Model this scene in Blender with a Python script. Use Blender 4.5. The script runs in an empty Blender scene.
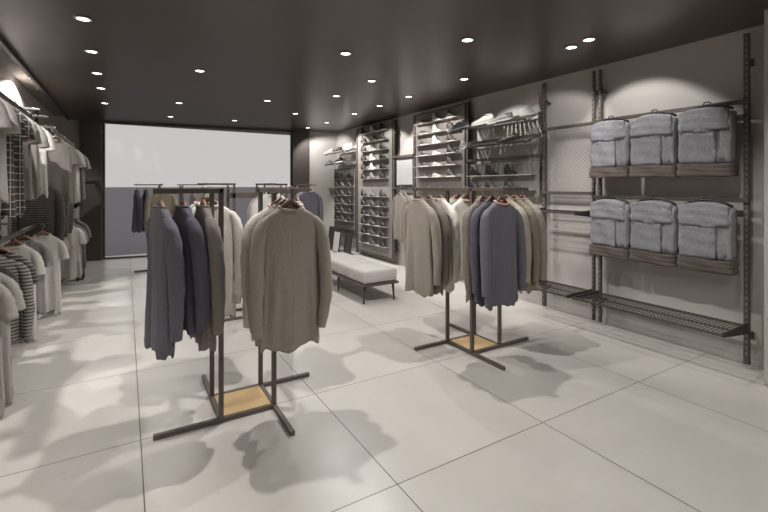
import bpy, bmesh, math, random
from mathutils import Vector, Matrix
PI = math.pi
sc = bpy.context.scene
C = sc.collection
sc.view_settings.view_transform = 'Standard'
sc.view_settings.look = 'None'
sc.view_settings.gamma = 1.0
sc.view_settings.use_curve_mapping = False
sc.view_settings.exposure = 0.17
sc.cycles.use_denoising = True
sc.cycles.max_bounces = 8
sc.cycles.diffuse_bounces = 5

def srgb(r, g, b):
    f = lambda c: (c / 12.92 if c <= .04045 else ((c + .055) / 1.055) ** 2.4)
    return (f(r / 255), f(g / 255), f(b / 255), 1)

# ------------------------------------------------------------------ materials
class NT:
    def __init__(s, name):
        s.m = bpy.data.materials.new(name); s.m.use_nodes = True
        s.n = s.m.node_tree.nodes; s.l = s.m.node_tree.links
        s.b = s.n['Principled BSDF']
    def node(s, t, **kw):
        n = s.n.new(t)
        for k, v in kw.items():
            if k in n.inputs.keys() if isinstance(k, str) else False: n.inputs[k].default_value = v
            else: setattr(n, k, v)
        return n
    def math(s, op, a, b=None, c=None):
        n = s.n.new('ShaderNodeMath'); n.operation = op
        for i, v in enumerate((a, b, c)):
            if v is None: continue
            if isinstance(v, (int, float)): n.inputs[i].default_value = v
            else: s.l.new(v, n.inputs[i])
        return n.outputs[0]
    def mix(s, fac, a, b):
        n = s.n.new('ShaderNodeMix'); n.data_type = 'RGBA'
        for i, v in ((0, fac), (6, a), (7, b)):
            if isinstance(v, (int, float, tuple)): n.inputs[i].default_value = v
            else: s.l.new(v, n.inputs[i])
        return n.outputs[2]
    def obj(s):
        t = s.n.new('ShaderNodeTexCoord'); return t.outputs['Object']
    def noise(s, co, scale, detail=3, rough=.5):
        n = s.n.new('ShaderNodeTexNoise'); n.inputs['Scale'].default_value = scale
        n.inputs['Detail'].default_value = detail; n.inputs['Roughness'].default_value = rough
        s.l.new(co, n.inputs['Vector']); return n.outputs['Fac']
    def xyz(s, co):
        n = s.n.new('ShaderNodeSeparateXYZ'); s.l.new(co, n.inputs[0]); return n.outputs
    def bump(s, h, strength, dist=.002):
        n = s.n.new('ShaderNodeBump'); n.inputs['Strength'].default_value = strength
        n.inputs['Distance'].default_value = dist
        s.l.new(h, n.inputs['Height']); s.l.new(n.outputs[0], s.b.inputs['Normal'])
    def base(s, v):
        if isinstance(v, tuple): s.b.inputs['Base Color'].default_value = v
        else: s.l.new(v, s.b.inputs['Base Color'])
    def set(s, **kw):
        for k, v in kw.items():
            s.b.inputs[{'rough': 'Roughness', 'metal': 'Metallic', 'spec': 'Specular IOR Level', 'sheen': 'Sheen Weight'}[k]].default_value = v

def scale_col(c, k): return (c[0] * k, c[1] * k, c[2] * k, 1)

def plain(name, col, rough=.5, metal=0, spec=.5, var=.06, nscale=12):
    t = NT(name); co = t.obj()
    n = t.noise(co, nscale)
    t.base(t.mix(n, scale_col(col, 1 - var), scale_col(col, 1 + var)))
    t.set(rough=rough, metal=metal, spec=spec); return t.m

def fabric(name, col, stripe=None, check=None, rib=0, var=.2):
    t = NT(name); co = t.obj(); x, y, z = t.xyz(co)
    n = t.noise(co, 60, 4, .7); n2 = t.noise(co, 5, 2)
    c = t.mix(n, scale_col(col, 1 - var), scale_col(col, 1 + var))
    c = t.mix(t.math('MULTIPLY', n2, .25), c, scale_col(col, .8))
    if stripe:
        col2, period, duty = stripe
        f = t.math('LESS_THAN', t.math('FRACT', t.math('DIVIDE', t.math('ADD', z, 10), period)), duty)
        c = t.mix(f, c, col2)
    if check:
        col2, period, duty = check
        f = t.math('LESS_THAN', t.math('FRACT', t.math('DIVIDE', t.math('ADD', z, 10), period)), duty)
        g = t.math('LESS_THAN', t.math('FRACT', t.math('DIVIDE', t.math('ADD', x, 10.01), period)), duty)
        c = t.mix(t.math('MAXIMUM', f, g), c, col2)
    t.base(c)
    w = t.noise(co, 350, 2)
    if rib:
        w = t.math('ADD', t.math('SINE', t.math('MULTIPLY', x, rib)), t.math('SINE', t.math('MULTIPLY', y, rib)))
    mp = t.n.new('ShaderNodeMapping'); mp.inputs['Scale'].default_value = (1, 1, .4); t.l.new(co, mp.inputs[0])
    wr = t.noise(mp.outputs[0], 11, 3, .55)
    t.bump(t.math('ADD', t.math('MULTIPLY', w, .06), wr), .55, .03)
    t.set(rough=.92, spec=.15, sheen=.15); return t.m

M = {}
M['metal'] = plain('dark_bronze_metal', srgb(80, 72, 67), .5, .0, .4)
M['rack_metal'] = plain('bronze_rack_metal', srgb(104, 94, 87), .5, .0, .4)
M['metal_dark'] = plain('dark_grey_metal', srgb(62, 56, 53), .5, .0, .4)
M['slot'] = plain('slot_pale', srgb(128, 120, 114), .6)
M['wood'] = plain('hanger_wood', srgb(134, 98, 80), .45, nscale=20)
M['wood_dark'] = plain('hanger_wood_dark', srgb(94, 68, 58), .45, nscale=20)
M['chrome'] = plain('hook_steel', srgb(190, 188, 186), .3, .9)
M['black'] = plain('black_plastic', srgb(36, 34, 34), .5)
M['shoe_black'] = plain('black_leather', srgb(26, 24, 23), .6)
M['shoe_brown'] = plain('brown_leather', srgb(74, 66, 60), .5)
M['shoe_grey'] = plain('grey_suede', srgb(118, 112, 108), .8)
M['shoe_blue'] = plain('blue_grey_canvas', srgb(120, 124, 134), .8)
M['shoe_white'] = plain('white_leather', srgb(186, 181, 175), .45)
M['sole_pale'] = plain('pale_rubber', srgb(200, 196, 190), .7)
M['sole_dark'] = plain('dark_rubber', srgb(40, 37, 36), .7)
M['board'] = plain('grey_display_board', srgb(122, 116, 111), .6, nscale=4)
M['ledge'] = plain('pale_ledge', srgb(186, 180, 174), .5)
M['white_card'] = plain('white_card', srgb(180, 177, 174), .7, var=.02)
M['frame_dark'] = plain('dark_frame', srgb(48, 43, 41), .5)
M['brownband'] = fabric('brown_cord_band', srgb(92, 83, 78), var=.4)
M['denim'] = fabric('grey_denim', srgb(133, 132, 136), var=.5)
M['denim_light'] = fabric('pale_denim', srgb(146, 145, 148))
M['denim_seam'] = fabric('denim_seam', srgb(84, 83, 87))
M['taupe'] = fabric('taupe_knit', srgb(156, 148, 138))
M['taupe_dark'] = fabric('dark_taupe_knit', srgb(128, 120, 112))
M['olive'] = fabric('olive_knit', srgb(142, 133, 117))
M['slate'] = fabric('slate_blue_knit', srgb(108, 105, 114))
M['slate_dark'] = fabric('dark_slate_knit', srgb(91, 88, 98))
M['cream'] = fabric('cream_knit', srgb(216, 210, 200))
M['beige'] = fabric('beige_knit', srgb(172, 164, 152))
M['white'] = fabric('white_jersey', srgb(204, 199, 193))
M['grey'] = fabric('grey_jersey', srgb(138, 132, 127))
M['grey_light'] = fabric('pale_grey_jersey', srgb(168, 162, 156))
M['charcoal'] = fabric('charcoal_jersey', srgb(70, 66, 66))
M['stripe_dark'] = fabric('charcoal_jersey_pale_stripes', srgb(62, 58, 58), stripe=(srgb(140, 134, 128), .035, .22))
M['stripe_fine'] = fabric('grey_jersey_dark_stripes', srgb(150, 144, 138), stripe=(srgb(70, 66, 66), .03, .4))
M['stripe_fine_dark'] = fabric('dark_grey_jersey_fine_stripes', srgb(66, 62, 61), stripe=(srgb(112, 106, 101), .03, .3))
M['check'] = fabric('dark_windowpane_check', srgb(70, 66, 66), check=(srgb(176, 170, 163), .062, .12))
M['orange_trim'] = fabric('orange_white_ribbing', srgb(214, 190, 176), stripe=(srgb(190, 120, 88), .014, .45))
M['cushion'] = fabric('pale_grey_upholstery', srgb(206, 202, 197))
def cushion_mat():
    t = NT('striped_upholstery'); co = t.obj(); x, y, z = t.xyz(co)
    col = srgb(198, 193, 188)
    f = t.math('SINE', t.math('MULTIPLY', y, 90)); f = t.math('MULTIPLY_ADD', f, .5, .5)
    n = t.noise(co, 90, 3)
    t.base(t.mix(t.math('MULTIPLY', f, .5), t.mix(n, scale_col(col, .86), scale_col(col, 1.06)), scale_col(col, .72)))
    t.bump(f, .3, .004); t.set(rough=.9, spec=.2); return t.m
M['cushion'] = cushion_mat()
def oak_mat():
    t = NT('oak_board'); co = t.obj()
    mp = t.n.new('ShaderNodeMapping'); mp.inputs['Scale'].default_value = (3, 40, 3); t.l.new(co, mp.inputs[0])
    n = t.noise(mp.outputs[0], 3, 5)
    t.base(t.mix(n, srgb(190, 154, 106), srgb(216, 186, 138))); t.set(rough=.5); return t.m
M['oak'] = oak_mat()
def wall_mat(name, col):
    t = NT(name); co = t.obj(); n = t.noise(co, 3, 4); n2 = t.noise(co, 160, 2)
    t.base(t.mix(n, scale_col(col, .96), scale_col(col, 1.04))); t.bump(n2, .08, .002)
    t.set(rough=.8, spec=.25); return t.m
M['wall'] = wall_mat('grey_plaster', srgb(176, 170, 165))
M['wall_warm'] = wall_mat('warm_grey_plaster', srgb(176, 171, 166))
M['soffit'] = wall_mat('soffit_grey', srgb(130, 124, 119))
M['dark_panel'] = plain('dark_brown_panel', srgb(74, 66, 63), .4, nscale=2)
def ceiling_mat():
    t = NT('dark_lacquered_ceiling'); co = t.obj(); n = t.noise(co, 2, 3)
    t.base(t.mix(n, srgb(72, 63, 59), srgb(77, 68, 64)))
    t.set(rough=.32, spec=.5); return t.m
M['ceiling'] = ceiling_mat()
def floor_mat():
    t = NT('large_pale_stone_tiles'); co = t.obj(); x, y, z = t.xyz(co)
    P = 1.2055
    def dist(v, off):
        f = t.math('FRACT', t.math('DIVIDE', t.math('ADD', v, P * 20 - off), P))
        return t.math('MULTIPLY', t.math('MINIMUM', f, t.math('SUBTRACT', 1.0, f)), P)
    dx = dist(x, .082); dy = dist(y, 2.002)
    line = t.math('LESS_THAN', t.math('MINIMUM', dx, dy), .0032)
    fx = t.math('FLOOR', t.math('DIVIDE', t.math('ADD', x, P * 20 - .082), P)); fy = t.math('FLOOR', t.math('DIVIDE', t.math('ADD', y, P * 20 - 2.002), P))
    cv = t.n.new('ShaderNodeCombineXYZ'); t.l.new(fx, cv.inputs[0]); t.l.new(fy, cv.inputs[1])
    wn = t.n.new('ShaderNodeTexWhiteNoise'); wn.noise_dimensions = '3D'; t.l.new(cv.outputs[0], wn.inputs['Vector'])
    vm = t.n.new('ShaderNodeVectorMath'); vm.operation = 'MULTIPLY_ADD'
    t.l.new(wn.outputs['Color'], vm.inputs[0]); vm.inputs[1].default_value = (9, 9, 9); t.l.new(co, vm.inputs[2])
    n = t.noise(vm.outputs[0], 1.6, 6, .6); n2 = t.noise(vm.outputs[0], 9, 4, .6)
    c = t.mix(n, srgb(184, 178, 171), srgb(212, 207, 201))
    c = t.mix(t.math('MULTIPLY', n2, .25), c, srgb(194, 187, 178))
    c = t.mix(line, c, srgb(92, 86, 80)); t.base(c)
    r = t.math('MULTIPLY_ADD', n2, .12, .24); t.l.new(r, t.b.inputs['Roughness'])
    t.set(spec=.45); return t.m
M['floor'] = floor_mat()
def emit(name, col, s):
    t = NT(name); t.b.inputs['Base Color'].default_value = (0, 0, 0, 1)
    t.b.inputs['Emission Color'].default_value = col; t.b.inputs['Emission Strength'].default_value = s; return t.m
M['lens'] = emit('lamp_lens', (1, .98, .95, 1), 6)
M['trimwhite'] = plain('lamp_trim', srgb(150, 146, 142), .4)
def glass_mat():
    t = NT('shop_glass'); n = t.n; l = t.l
    tr = n.new('ShaderNodeBsdfTransparent'); gl = n.new('ShaderNodeBsdfGlossy'); gl.inputs['Roughness'].default_value = .02
    mx = n.new('ShaderNodeMixShader'); mx.inputs[0].default_value = .012
    l.new(tr.outputs[0], mx.inputs[1]); l.new(gl.outputs[0], mx.inputs[2]); l.new(mx.outputs[0], n['Material Output'].inputs['Surface'])
    return t.m
M['glass'] = glass_mat()
M['ground'] = plain('grey_paving_outside', srgb(134, 131, 136), .95, spec=.05, var=.03, nscale=.3)

# ------------------------------------------------------------------ mesh helpers
class MB:
    def __init__(s): s.bm = bmesh.new()
    def box(s, x0, x1, y0, y1, z0, z1, bev=0, mat=None):
        r = bmesh.ops.create_cube(s.bm, size=1)
        vs = r['verts']
        T = Matrix.Translation(((x0 + x1) / 2, (y0 + y1) / 2, (z0 + z1) / 2)) @ Matrix.Diagonal((abs(x1 - x0), abs(y1 - y0), abs(z1 - z0), 1))
        if mat is not None: T = mat @ T
        bmesh.ops.transform(s.bm, matrix=T, verts=vs)
        if bev:
            es = list({e for v in vs for e in v.link_edges})
            bmesh.ops.bevel(s.bm, geom=es, offset=bev, segments=2, affect='EDGES', profile=.5)
        return s
    def loft(s, rings, cap0=True, cap1=True, closed=True):
        R = [[s.bm.verts.new(p) for p in ring] for ring in rings]
        n = len(R[0])
        for a, b in zip(R, R[1:]):
            for i in range(n if closed else n - 1):
                j = (i + 1) % n
                s.bm.faces.new((a[i], a[j], b[j], b[i]))
        if cap0: s.bm.faces.new(list(reversed(R[0])))
        if cap1: s.bm.faces.new(R[-1])
        return s
    def tube(s, pts, r, n=8, cap=True, ry=None):
        pts = [Vector(p) for p in pts]; rings = []
        prev = None
        for i, p in enumerate(pts):
            t = (pts[min(i + 1, len(pts) - 1)] - pts[max(i - 1, 0)]).normalized()
            ref = prev if prev else (Vector((0, 1, 0)) if abs(t.y) < .9 else Vector((1, 0, 0)))
            u = (ref - t * ref.dot(t)).normalized(); prev = u
            v = t.cross(u)
            rr = r[i] if isinstance(r, (list, tuple)) else r
            r2 = rr if ry is None else (ry[i] if isinstance(ry, (list, tuple)) else ry)
            rings.append([p + u * r2 * math.cos(2 * PI * k / n) + v * rr * math.sin(2 * PI * k / n) for k in range(n)])
        return s.loft(rings, cap, cap)
    def lathe(s, prof, n=24, cx=0, cy=0):
        rings = [[(cx + r * math.cos(2 * PI * k / n), cy + r * math.sin(2 * PI * k / n), z) for k in range(n)] for r, z in prof]
        return s.loft(rings)
    def mesh(s, name, smooth=False):
        bmesh.ops.recalc_face_normals(s.bm, faces=s.bm.faces)
        me = bpy.data.meshes.new(name); s.bm.to_mesh(me); s.bm.free()
        if smooth:
            for p in me.polygons: p.use_smooth = True
        me.materials.append(None)
        return me

def put(name, me, mat, parent=None, loc=None, rotz=0):
    o = bpy.data.objects.new(name, me); C.objects.link(o)
    o.material_slots[0].link = 'OBJECT'; o.material_slots[0].material = M[mat] if isinstance(mat, str) else mat
    if parent: o.parent = parent
    if loc: o.location = loc
    o.rotation_euler.z = rotz
    return o
def tag(o, label, cat, group=None):
    o['label'] = label; o['category'] = cat
    if group: o['group'] = group
    return o
def thing(name, label, cat, loc=(0, 0, 0), rotz=0, group=None):
    o = bpy.data.objects.new(name, None); C.objects.link(o); o.location = loc; o.rotation_euler.z = rotz
    o.empty_display_size = .1
    return tag(o, label, cat, group)
def struct(name, mb, mat, parent=None, smooth=False):
    o = put(name, mb.mesh(name, smooth), mat, parent)
    if not parent: o['kind'] = 'structure'
    return o
ORD = ['first', 'second', 'third', 'fourth', 'fifth', 'sixth', 'seventh', 'eighth', 'ninth', 'tenth', 'eleventh', 'twelfth']

# ------------------------------------------------------------------ camera and world
YAW = math.atan2(258, 430)
cam = bpy.data.cameras.new('camera'); co = bpy.data.objects.new('camera', cam); C.objects.link(co)
co.location = (0, 0, 1.65); co.rotation_euler = (PI / 2, 0, -YAW)
cam.sensor_width = 36; cam.sensor_fit = 'HORIZONTAL'; cam.lens = 430 / 768 * 36; cam.shift_y = -70 / 768; cam.clip_end = 900
sc.camera = co
w = bpy.data.worlds.new('overcast_sky'); sc.world = w; w.use_nodes = True
w.node_tree.nodes['Background'].inputs[0].default_value = (.578, .555, .552, 1)
w.node_tree.nodes['Background'].inputs[1].default_value = .9

# ------------------------------------------------------------------ room
CE = 3.11; XL, XR = -1.35, 4.94; YF = -2.4
SL = -.14                                    # the window wall runs slightly askew
def back(x): return 10.75 + SL * (x - XR)
BA = math.atan(SL)
struct('floor', MB().box(XL - .2, XR + .2, YF - .2, 12.0, -.1, 0), 'floor')
mb = MB(); mb.box(-1.06, XR + .2, YF - .2, 12.0, CE, CE + .12); struct('ceiling', mb, 'ceiling')
struct('trim_2', MB().box(XL - .2, -1.06, YF - .2, 12.0, CE + .06, CE + .18), 'soffit')
struct('trim_3', MB().box(-1.085, -1.04, YF, 11.4, CE - .05, CE + .06, .004), 'metal_dark')
struct('wall_left', MB().box(XL - .2, XL, YF - .2, 12.0, 0, CE + .2), 'wall')
struct('wall_right', MB().box(XR, XR + .2, YF - .2, 12.0, 0, CE), 'wall')
struct('wall_front', MB().box(XL, XR, YF - .2, YF, 0, CE), 'wall_warm')
struct('trim_1', MB().box(4.53, XR, .3, 1.435, 0, CE, .006), 'wall')          # wall return beside the denim bay
# back wall pieces in a frame that follows the skew
TB = Matrix.Translation((0, back(0), 0)) @ Matrix.Rotation(BA, 4, 'Z')
def bx(mb, x0, x1, d0, d1, z0, z1, bev=0):
    k = 1 / math.cos(BA); return mb.box(x0 * k, x1 * k, d0, d1, z0, z1, bev, TB)
mb = MB(); bx(mb, 4.16, XR + .15, 0, .2, 0, CE); bx(mb, XL - .15, -.84, 0, .2, 0, CE + .2); struct('wall_back', mb, 'wall_warm')
struct('trim_4', bx(MB(), -.86, -.45, -.10, .2, 0, CE, .005), 'dark_panel')
struct('trim_5', bx(MB(), 3.74, 4.17, -.10, .2, 0, CE, .005), 'dark_panel')
wf = MB()
bx(wf, -.45, 3.74, 0, .1, 3.06, CE); bx(wf, -.45, 3.74, .02, .1, 0, .035); bx(wf, -.45, -.415, .02, .1, .03, 3.07); bx(wf, 3.705, 3.74, .02, .1, .03, 3.07)
win = struct('window_1', wf, 'dark_panel')
p_ = put('pane', bx(MB(), -.42, 3.71, .055, .063, .03, 3.065).mesh('pane'), 'glass', win)
struct('exterior_ground', MB().box(-500, 500, 12.0, 700, -.2, -.04), 'ground')
gd = struct('exterior_threshold', bx(MB(), -4, 8, .1, 2.6, -.14, -.035), 'ground')
struct('baseboard_right', MB().box(XR - .012, XR, 1.44, 10.7, 0, .06, .003), 'wall')

# ------------------------------------------------------------------ ceiling lamps
tr_me = MB().lathe([(.05, 0), (.068, -.002), (.07, -.008), (.062, -.012), (.05, -.009), (.05, 0)], 28).mesh('trim', True)
ln_me = MB().lathe([(.051, -.001), (.051, -.005), (.0, -.006)][:2] + [(.001, -.006)], 24).mesh('lens')
def lamp(x, y, label, power, tilt=(0, 0), size=95, blend=.7, z=CE, rad=.022):
    t = thing('ceiling_downlight', label, 'downlight', (x, y, z), 0, 'round downlights in the dark ceiling')
    put('trim', tr_me, 'trimwhite', t); put('lens', ln_me, 'lens', t)
    if power:
        ld = bpy.data.lights.new('lamp', 'SPOT'); ld.energy = power; ld.spot_size = math.radians(size); ld.spot_blend = blend
        ld.shadow_soft_size = rad; ld.color = (1, .986, .966)
        lo = bpy.data.objects.new('lamp', ld); C.objects.link(lo); lo.parent = t; lo.location = (0, 0, -.03)
        lo.rotation_euler = (tilt[0], tilt[1], 0)
    return t
# rows: (x, name of the row, positions along the room, power, tilt towards a wall, cone)
ROWS = [
 (-.32, 'the row beside the tee wall', [2.4, 3.45, 4.56, 5.62, 6.67, 7.66, 9.01], 6, (0, .35), 90, .6),
 (.80, 'the row over the front rack', [3.30, 5.86, 8.31, 10.04], [130, 34, 40, 36], (0, 0), 130, .35),
 (2.07, 'the row down the middle', [4.27, 7.32, 9.9], 18, (0, 0), 120, .6),
 (2.92, 'the row over the bench', [1.3, 3.25, 5.2, 6.36, 8.33], [52, 112, 66, 56, 100], (0, 0), 130, .35),
 (3.95, 'the row washing the shoe wall', [2.62, 4.46, 5.80, 6.74, 7.74, 9.14], [56, 50, 76, 90, 90, 210], (0, -.62), 84, .3),
]
for x, rn, ys, pw, tilt, size, blend in ROWS:
    n = len(ys)
    for k, y in enumerate(ys):
        lamp(x, y, f'recessed round ceiling downlight, {ORD[n-1-k]} from the window in {rn}', pw[k] if isinstance(pw, list) else pw, tilt, size, blend)
for k, x in enumerate((.6, 1.9)):  # unseen fill lamps added behind the camera to brighten the garment fronts
    lamp(x, -.6, f'added round fill lamp {["towards the tee wall", "in the middle"][k]} behind the camera, out of view', 50, (0, 0), 150, .5)
lamp(3.9, 10.2, 'added fill downlight over the far corner by the window wall', 80, (.15, -.5), 120, .4)  # extra lamp added only to brighten the dim far corner
lamp(4.01, 2.86, 'recessed round ceiling downlight paired beside another above the denim bay', 36, (.6, -.5), 84, .3)
for k, y in enumerate((2.9, 5.3, 7.75)):
    lamp(-1.0 - .12, y, f'recessed round downlight in the soffit over the tees, {ORD[2-k]} from the window', 150, (0, 0), 155, .2, CE + .06, .012)

# ------------------------------------------------------------------ garments
def lerp_tab(tab, s):
    for (a, va), (b, vb) in zip(tab, tab[1:]):
        if s <= b: return va + (vb - va) * (s - a) / (b - a)
    return tab[-1][1]
NECK = -.128
def garment_meshes(seed, L=.92, w=.205, d=.058, sleeve='long', fold=1.0, hem_flare=.01, slv=.74, skew=0):
    rnd = random.Random(seed)
    p = [rnd.uniform(0, 6.28) for _ in range(12)]
    k = w / .205
    wt = [(0, .082), (.018, .105), (.042, .145 * k), (.066, .176 * k), (.09, .193 * k), (.12, .2 * k), (.18, .19 * k), (.3, .184 * k), (.6, .19 * k), (1.2, .206 * k + hem_flare)]
    dt = [(0, .044), (.03, .036), (.08, .037), (.16, d * .85), (.35, d), (1.2, d * 1.12)]
    NA = 44
    def ring(s, shrink=0):
        ww = lerp_tab(wt, s) - shrink; dd = lerp_tab(dt, s) - shrink
        g = max(0, min(1, (s - .16) / .55)) * fold * 1.35
        out = []
        for i in range(NA):
            th = 2 * PI * i / NA
            cx, sy = math.cos(th), math.sin(th)
            f = .016 * g * (math.sin(5 * th + p[0]) + .6 * math.sin(8 * th + p[1] + s * 1.5) + .45 * math.sin(13 * th + p[2] - s))
            f2 = .006 * g * math.sin(3 * th + p[3] + 4 * s)
            x = ww * math.copysign(abs(cx) ** .85, cx) * (1 + f2)
            y = dd * math.copysign(abs(sy) ** .8, sy) + f * (sy * .8 + .2 * cx)
            z = NECK - s + (-.026 if s == 0 else -.016 * (s < .03)) * max(0, -sy)      # neckline dips at the front
            z += g * .012 * math.sin(4 * th + p[4]) + .004 * g * math.sin(11 * th + p[5])
            x += skew * g * .05
            out.append((x, y, z))
        return out
    ss = [0, .012, .025, .04, .055, .07, .085, .1, .12, .15, .19, .24, .3, .37, .45, .53, .61, .69, .77]
    ss = [s for s in ss if s < L - .09] + [L - .055]
    me = {}
    me['body'] = MB().loft([ring(s) for s in ss], False, False).mesh('body', True)
    me['hem'] = MB().loft([ring(L - .06, -.003), ring(L - .045, -.002), ring(L - .02, .001), ring(L, .004), ring(L - .002, .012), ring(L - .03, .014)], False, False).mesh('hem_band', True)
    me['seam'] = MB().tube([Vector(ring(s)[33]) + Vector((0, -.001, 0)) for s in ss[2:]] , .0028, 6).mesh('seam', True)
    # collar: rolled rib round the neck
    cr = []
    for i in range(25):
        th = 2 * PI * i / 24; cr.append((.083 * math.cos(th), .044 * math.sin(th), NECK + .002 - .026 * max(0, -math.sin(th))))
    rings = []
    for q in cr[:-1]:
        c = Vector(q); o = Vector((q[0], q[1], 0)).normalized()
        rings.append([c + o * .006 * math.cos(a) + Vector((0, 0, .01 * math.sin(a))) for a in [2 * PI * j / 8 for j in range(8)]])
    rings.append(rings[0])
    me['collar'] = MB().loft(rings, False, False).mesh('collar', True)
    for sgn in (-1, 1):
        q = [rnd.uniform(-1, 1) for _ in range(8)]
        if sleeve == 'long':
            zc = NECK
            fw = rnd.uniform(-.042, -.018)
            path = [(.14 * k, 0, zc - .075), (.175 * k, 0, zc - .1), (.205 * k, fw * .2, zc - .145), (.222 * k, fw * .6, zc - .23), (.23 * k + .004 * q[0], fw * .9, zc - .36),
                    (.234 * k + .008 * q[1], fw * 1.1, zc - .50), (.232 * k + .01 * q[2], fw * 1.2, zc - .62), (.222 * k + .012 * q[3], fw * 1.2, zc - slv - .02)]
            rx = [.026, .036, .041, .043, .043, .042, .039, .035]; ry = [.026, .036, .044, .049, .05, .048, .044, .039]
        elif sleeve == 'short':
            zc = NECK
            path = [(.14 * k, 0, zc - .08), (.172 * k, 0, zc - .11), (.198 * k, -.008, zc - .155), (.214 * k, -.016, zc - .215), (.224 * k, -.02, zc - .275), (.23 * k, -.022, zc - .32)]
            rx = [.026, .036, .042, .046, .048, .049]; ry = [.03, .043, .05, .053, .054, .054]
        path = [Vector((sgn * a, b, c)) for a, b, c in path]
        # finer path with wrinkles
        fine, frx, fry = [], [], []
        for i in range(len(path) - 1):
            for j in range(3):
                f = j / 3
                fine.append(path[i].lerp(path[i + 1], f))
                wr = 1 + .06 * math.sin(i * 5.1 + j * 2.1 + q[4] * 6) * (i > 1)
                frx.append((rx[i] + (rx[i + 1] - rx[i]) * f) * wr); fry.append((ry[i] + (ry[i + 1] - ry[i]) * f) * (2 - wr))
        fine.append(path[-1]); frx.append(rx[-1]); fry.append(ry[-1])
        me['sleeve%d' % sgn] = MB().tube(fine, frx, 16, False, fry).mesh('sleeve', True)
        e = path[-1]; dirv = (path[-1] - path[-2]).normalized()
        if sleeve == 'long':
            pts = [e - dirv * .012, e + dirv * .004, e + dirv * .05, e + dirv * .062, e + dirv * .06, e + dirv * .02]
            a = [.038, .034, .032, .029, .024, .022]; b = [.043, .039, .036, .033, .028, .026]
        else:
            pts = [e - dirv * .02, e - dirv * .0, e + dirv * .006, e + dirv * .004, e - dirv * .03]
            a = [.05, .0505, .048, .044, .042]; b = [.055, .0555, .053, .049, .047]
        me['cuff%d' % sgn] = MB().tube(pts, a, 16, False, b).mesh('cuff', True)
    return me
GM = {}
def gset(key, n, **kw): GM[key] = [garment_meshes(hash_seed(key) + i, **kw) for i in range(n)]
def hash_seed(s): return sum(ord(c) * (i + 7) for i, c in enumerate(s))
gset('sweater', 6, L=.93, d=.05)
gset('jacket', 3, L=.80, d=.058, w=.2, slv=.70)
gset('thin', 4, L=.92, d=.042, fold=.7)
gset('tee', 6, L=.86, d=.048, w=.205, sleeve='short', fold=1.8)
gset('tee_long', 4, L=1.0, d=.05, w=.2, sleeve='short', fold=1.9)
gset('knit', 3, L=.78, d=.055, w=.22, slv=.66)
def garment(kind, var, mat, name, label, cat, loc, rotz, group=None, trim=None, tilt=0, seam=None):
    g = GM[kind][var % len(GM[kind])]
    t = thing(name, label, cat, loc, rotz, group); t.rotation_euler.y = tilt
    put('body', g['body'], mat, t); put('hem_band', g['hem'], mat, t)
    put('collar', g['collar'], trim or mat, t)
    if seam: put('seam', g['seam'], seam, t)['label'] = 'pale centre seam'
    for s in (-1, 1):
        sl = put('sleeve', g['sleeve%d' % s], mat, t); put('cuff', g['cuff%d' % s], mat, sl)
    return t
# hanger: shoulders, bar, hook  (origin where the hook rests on the rail)
def hanger_meshes():
    a = []
    pts = [(-.18, 0, -.245), (-.14, 0, -.212), (-.09, 0, -.163), (-.045, 0, -.118), (-.016, 0, -.098), (.016, 0, -.098), (.045, 0, -.118), (.09, 0, -.163), (.14, 0, -.212), (.18, 0, -.245)]
    arms = MB().tube(pts, [.008, .01, .012, .016, .019, .019, .016, .012, .01, .008], 8, True, [.014, .014, .013, .012, .011, .011, .012, .013, .014, .014]).mesh('shoulder_bar', True)
    hk = [(0, 0, -.1), (0, 0, -.05), (.004, 0, -.038), (.016, 0, -.027), (.0225, 0, -.012), (.018, 0, .003), (.004, 0, .0105), (-.012, 0, .006), (-.018, 0, -.006)]
    hook = MB().tube(hk, .0026, 6).mesh('hook', True)
    return arms, hook
HG = hanger_meshes()
def hanger(mat, label, loc, rotz, group=None):
    t = thing('clothes_hanger', label, 'hanger', loc, rotz, group)
    put('shoulder_bar', HG[0], mat, t); put('hook', HG[1], 'chrome', t)
    return t

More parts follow.
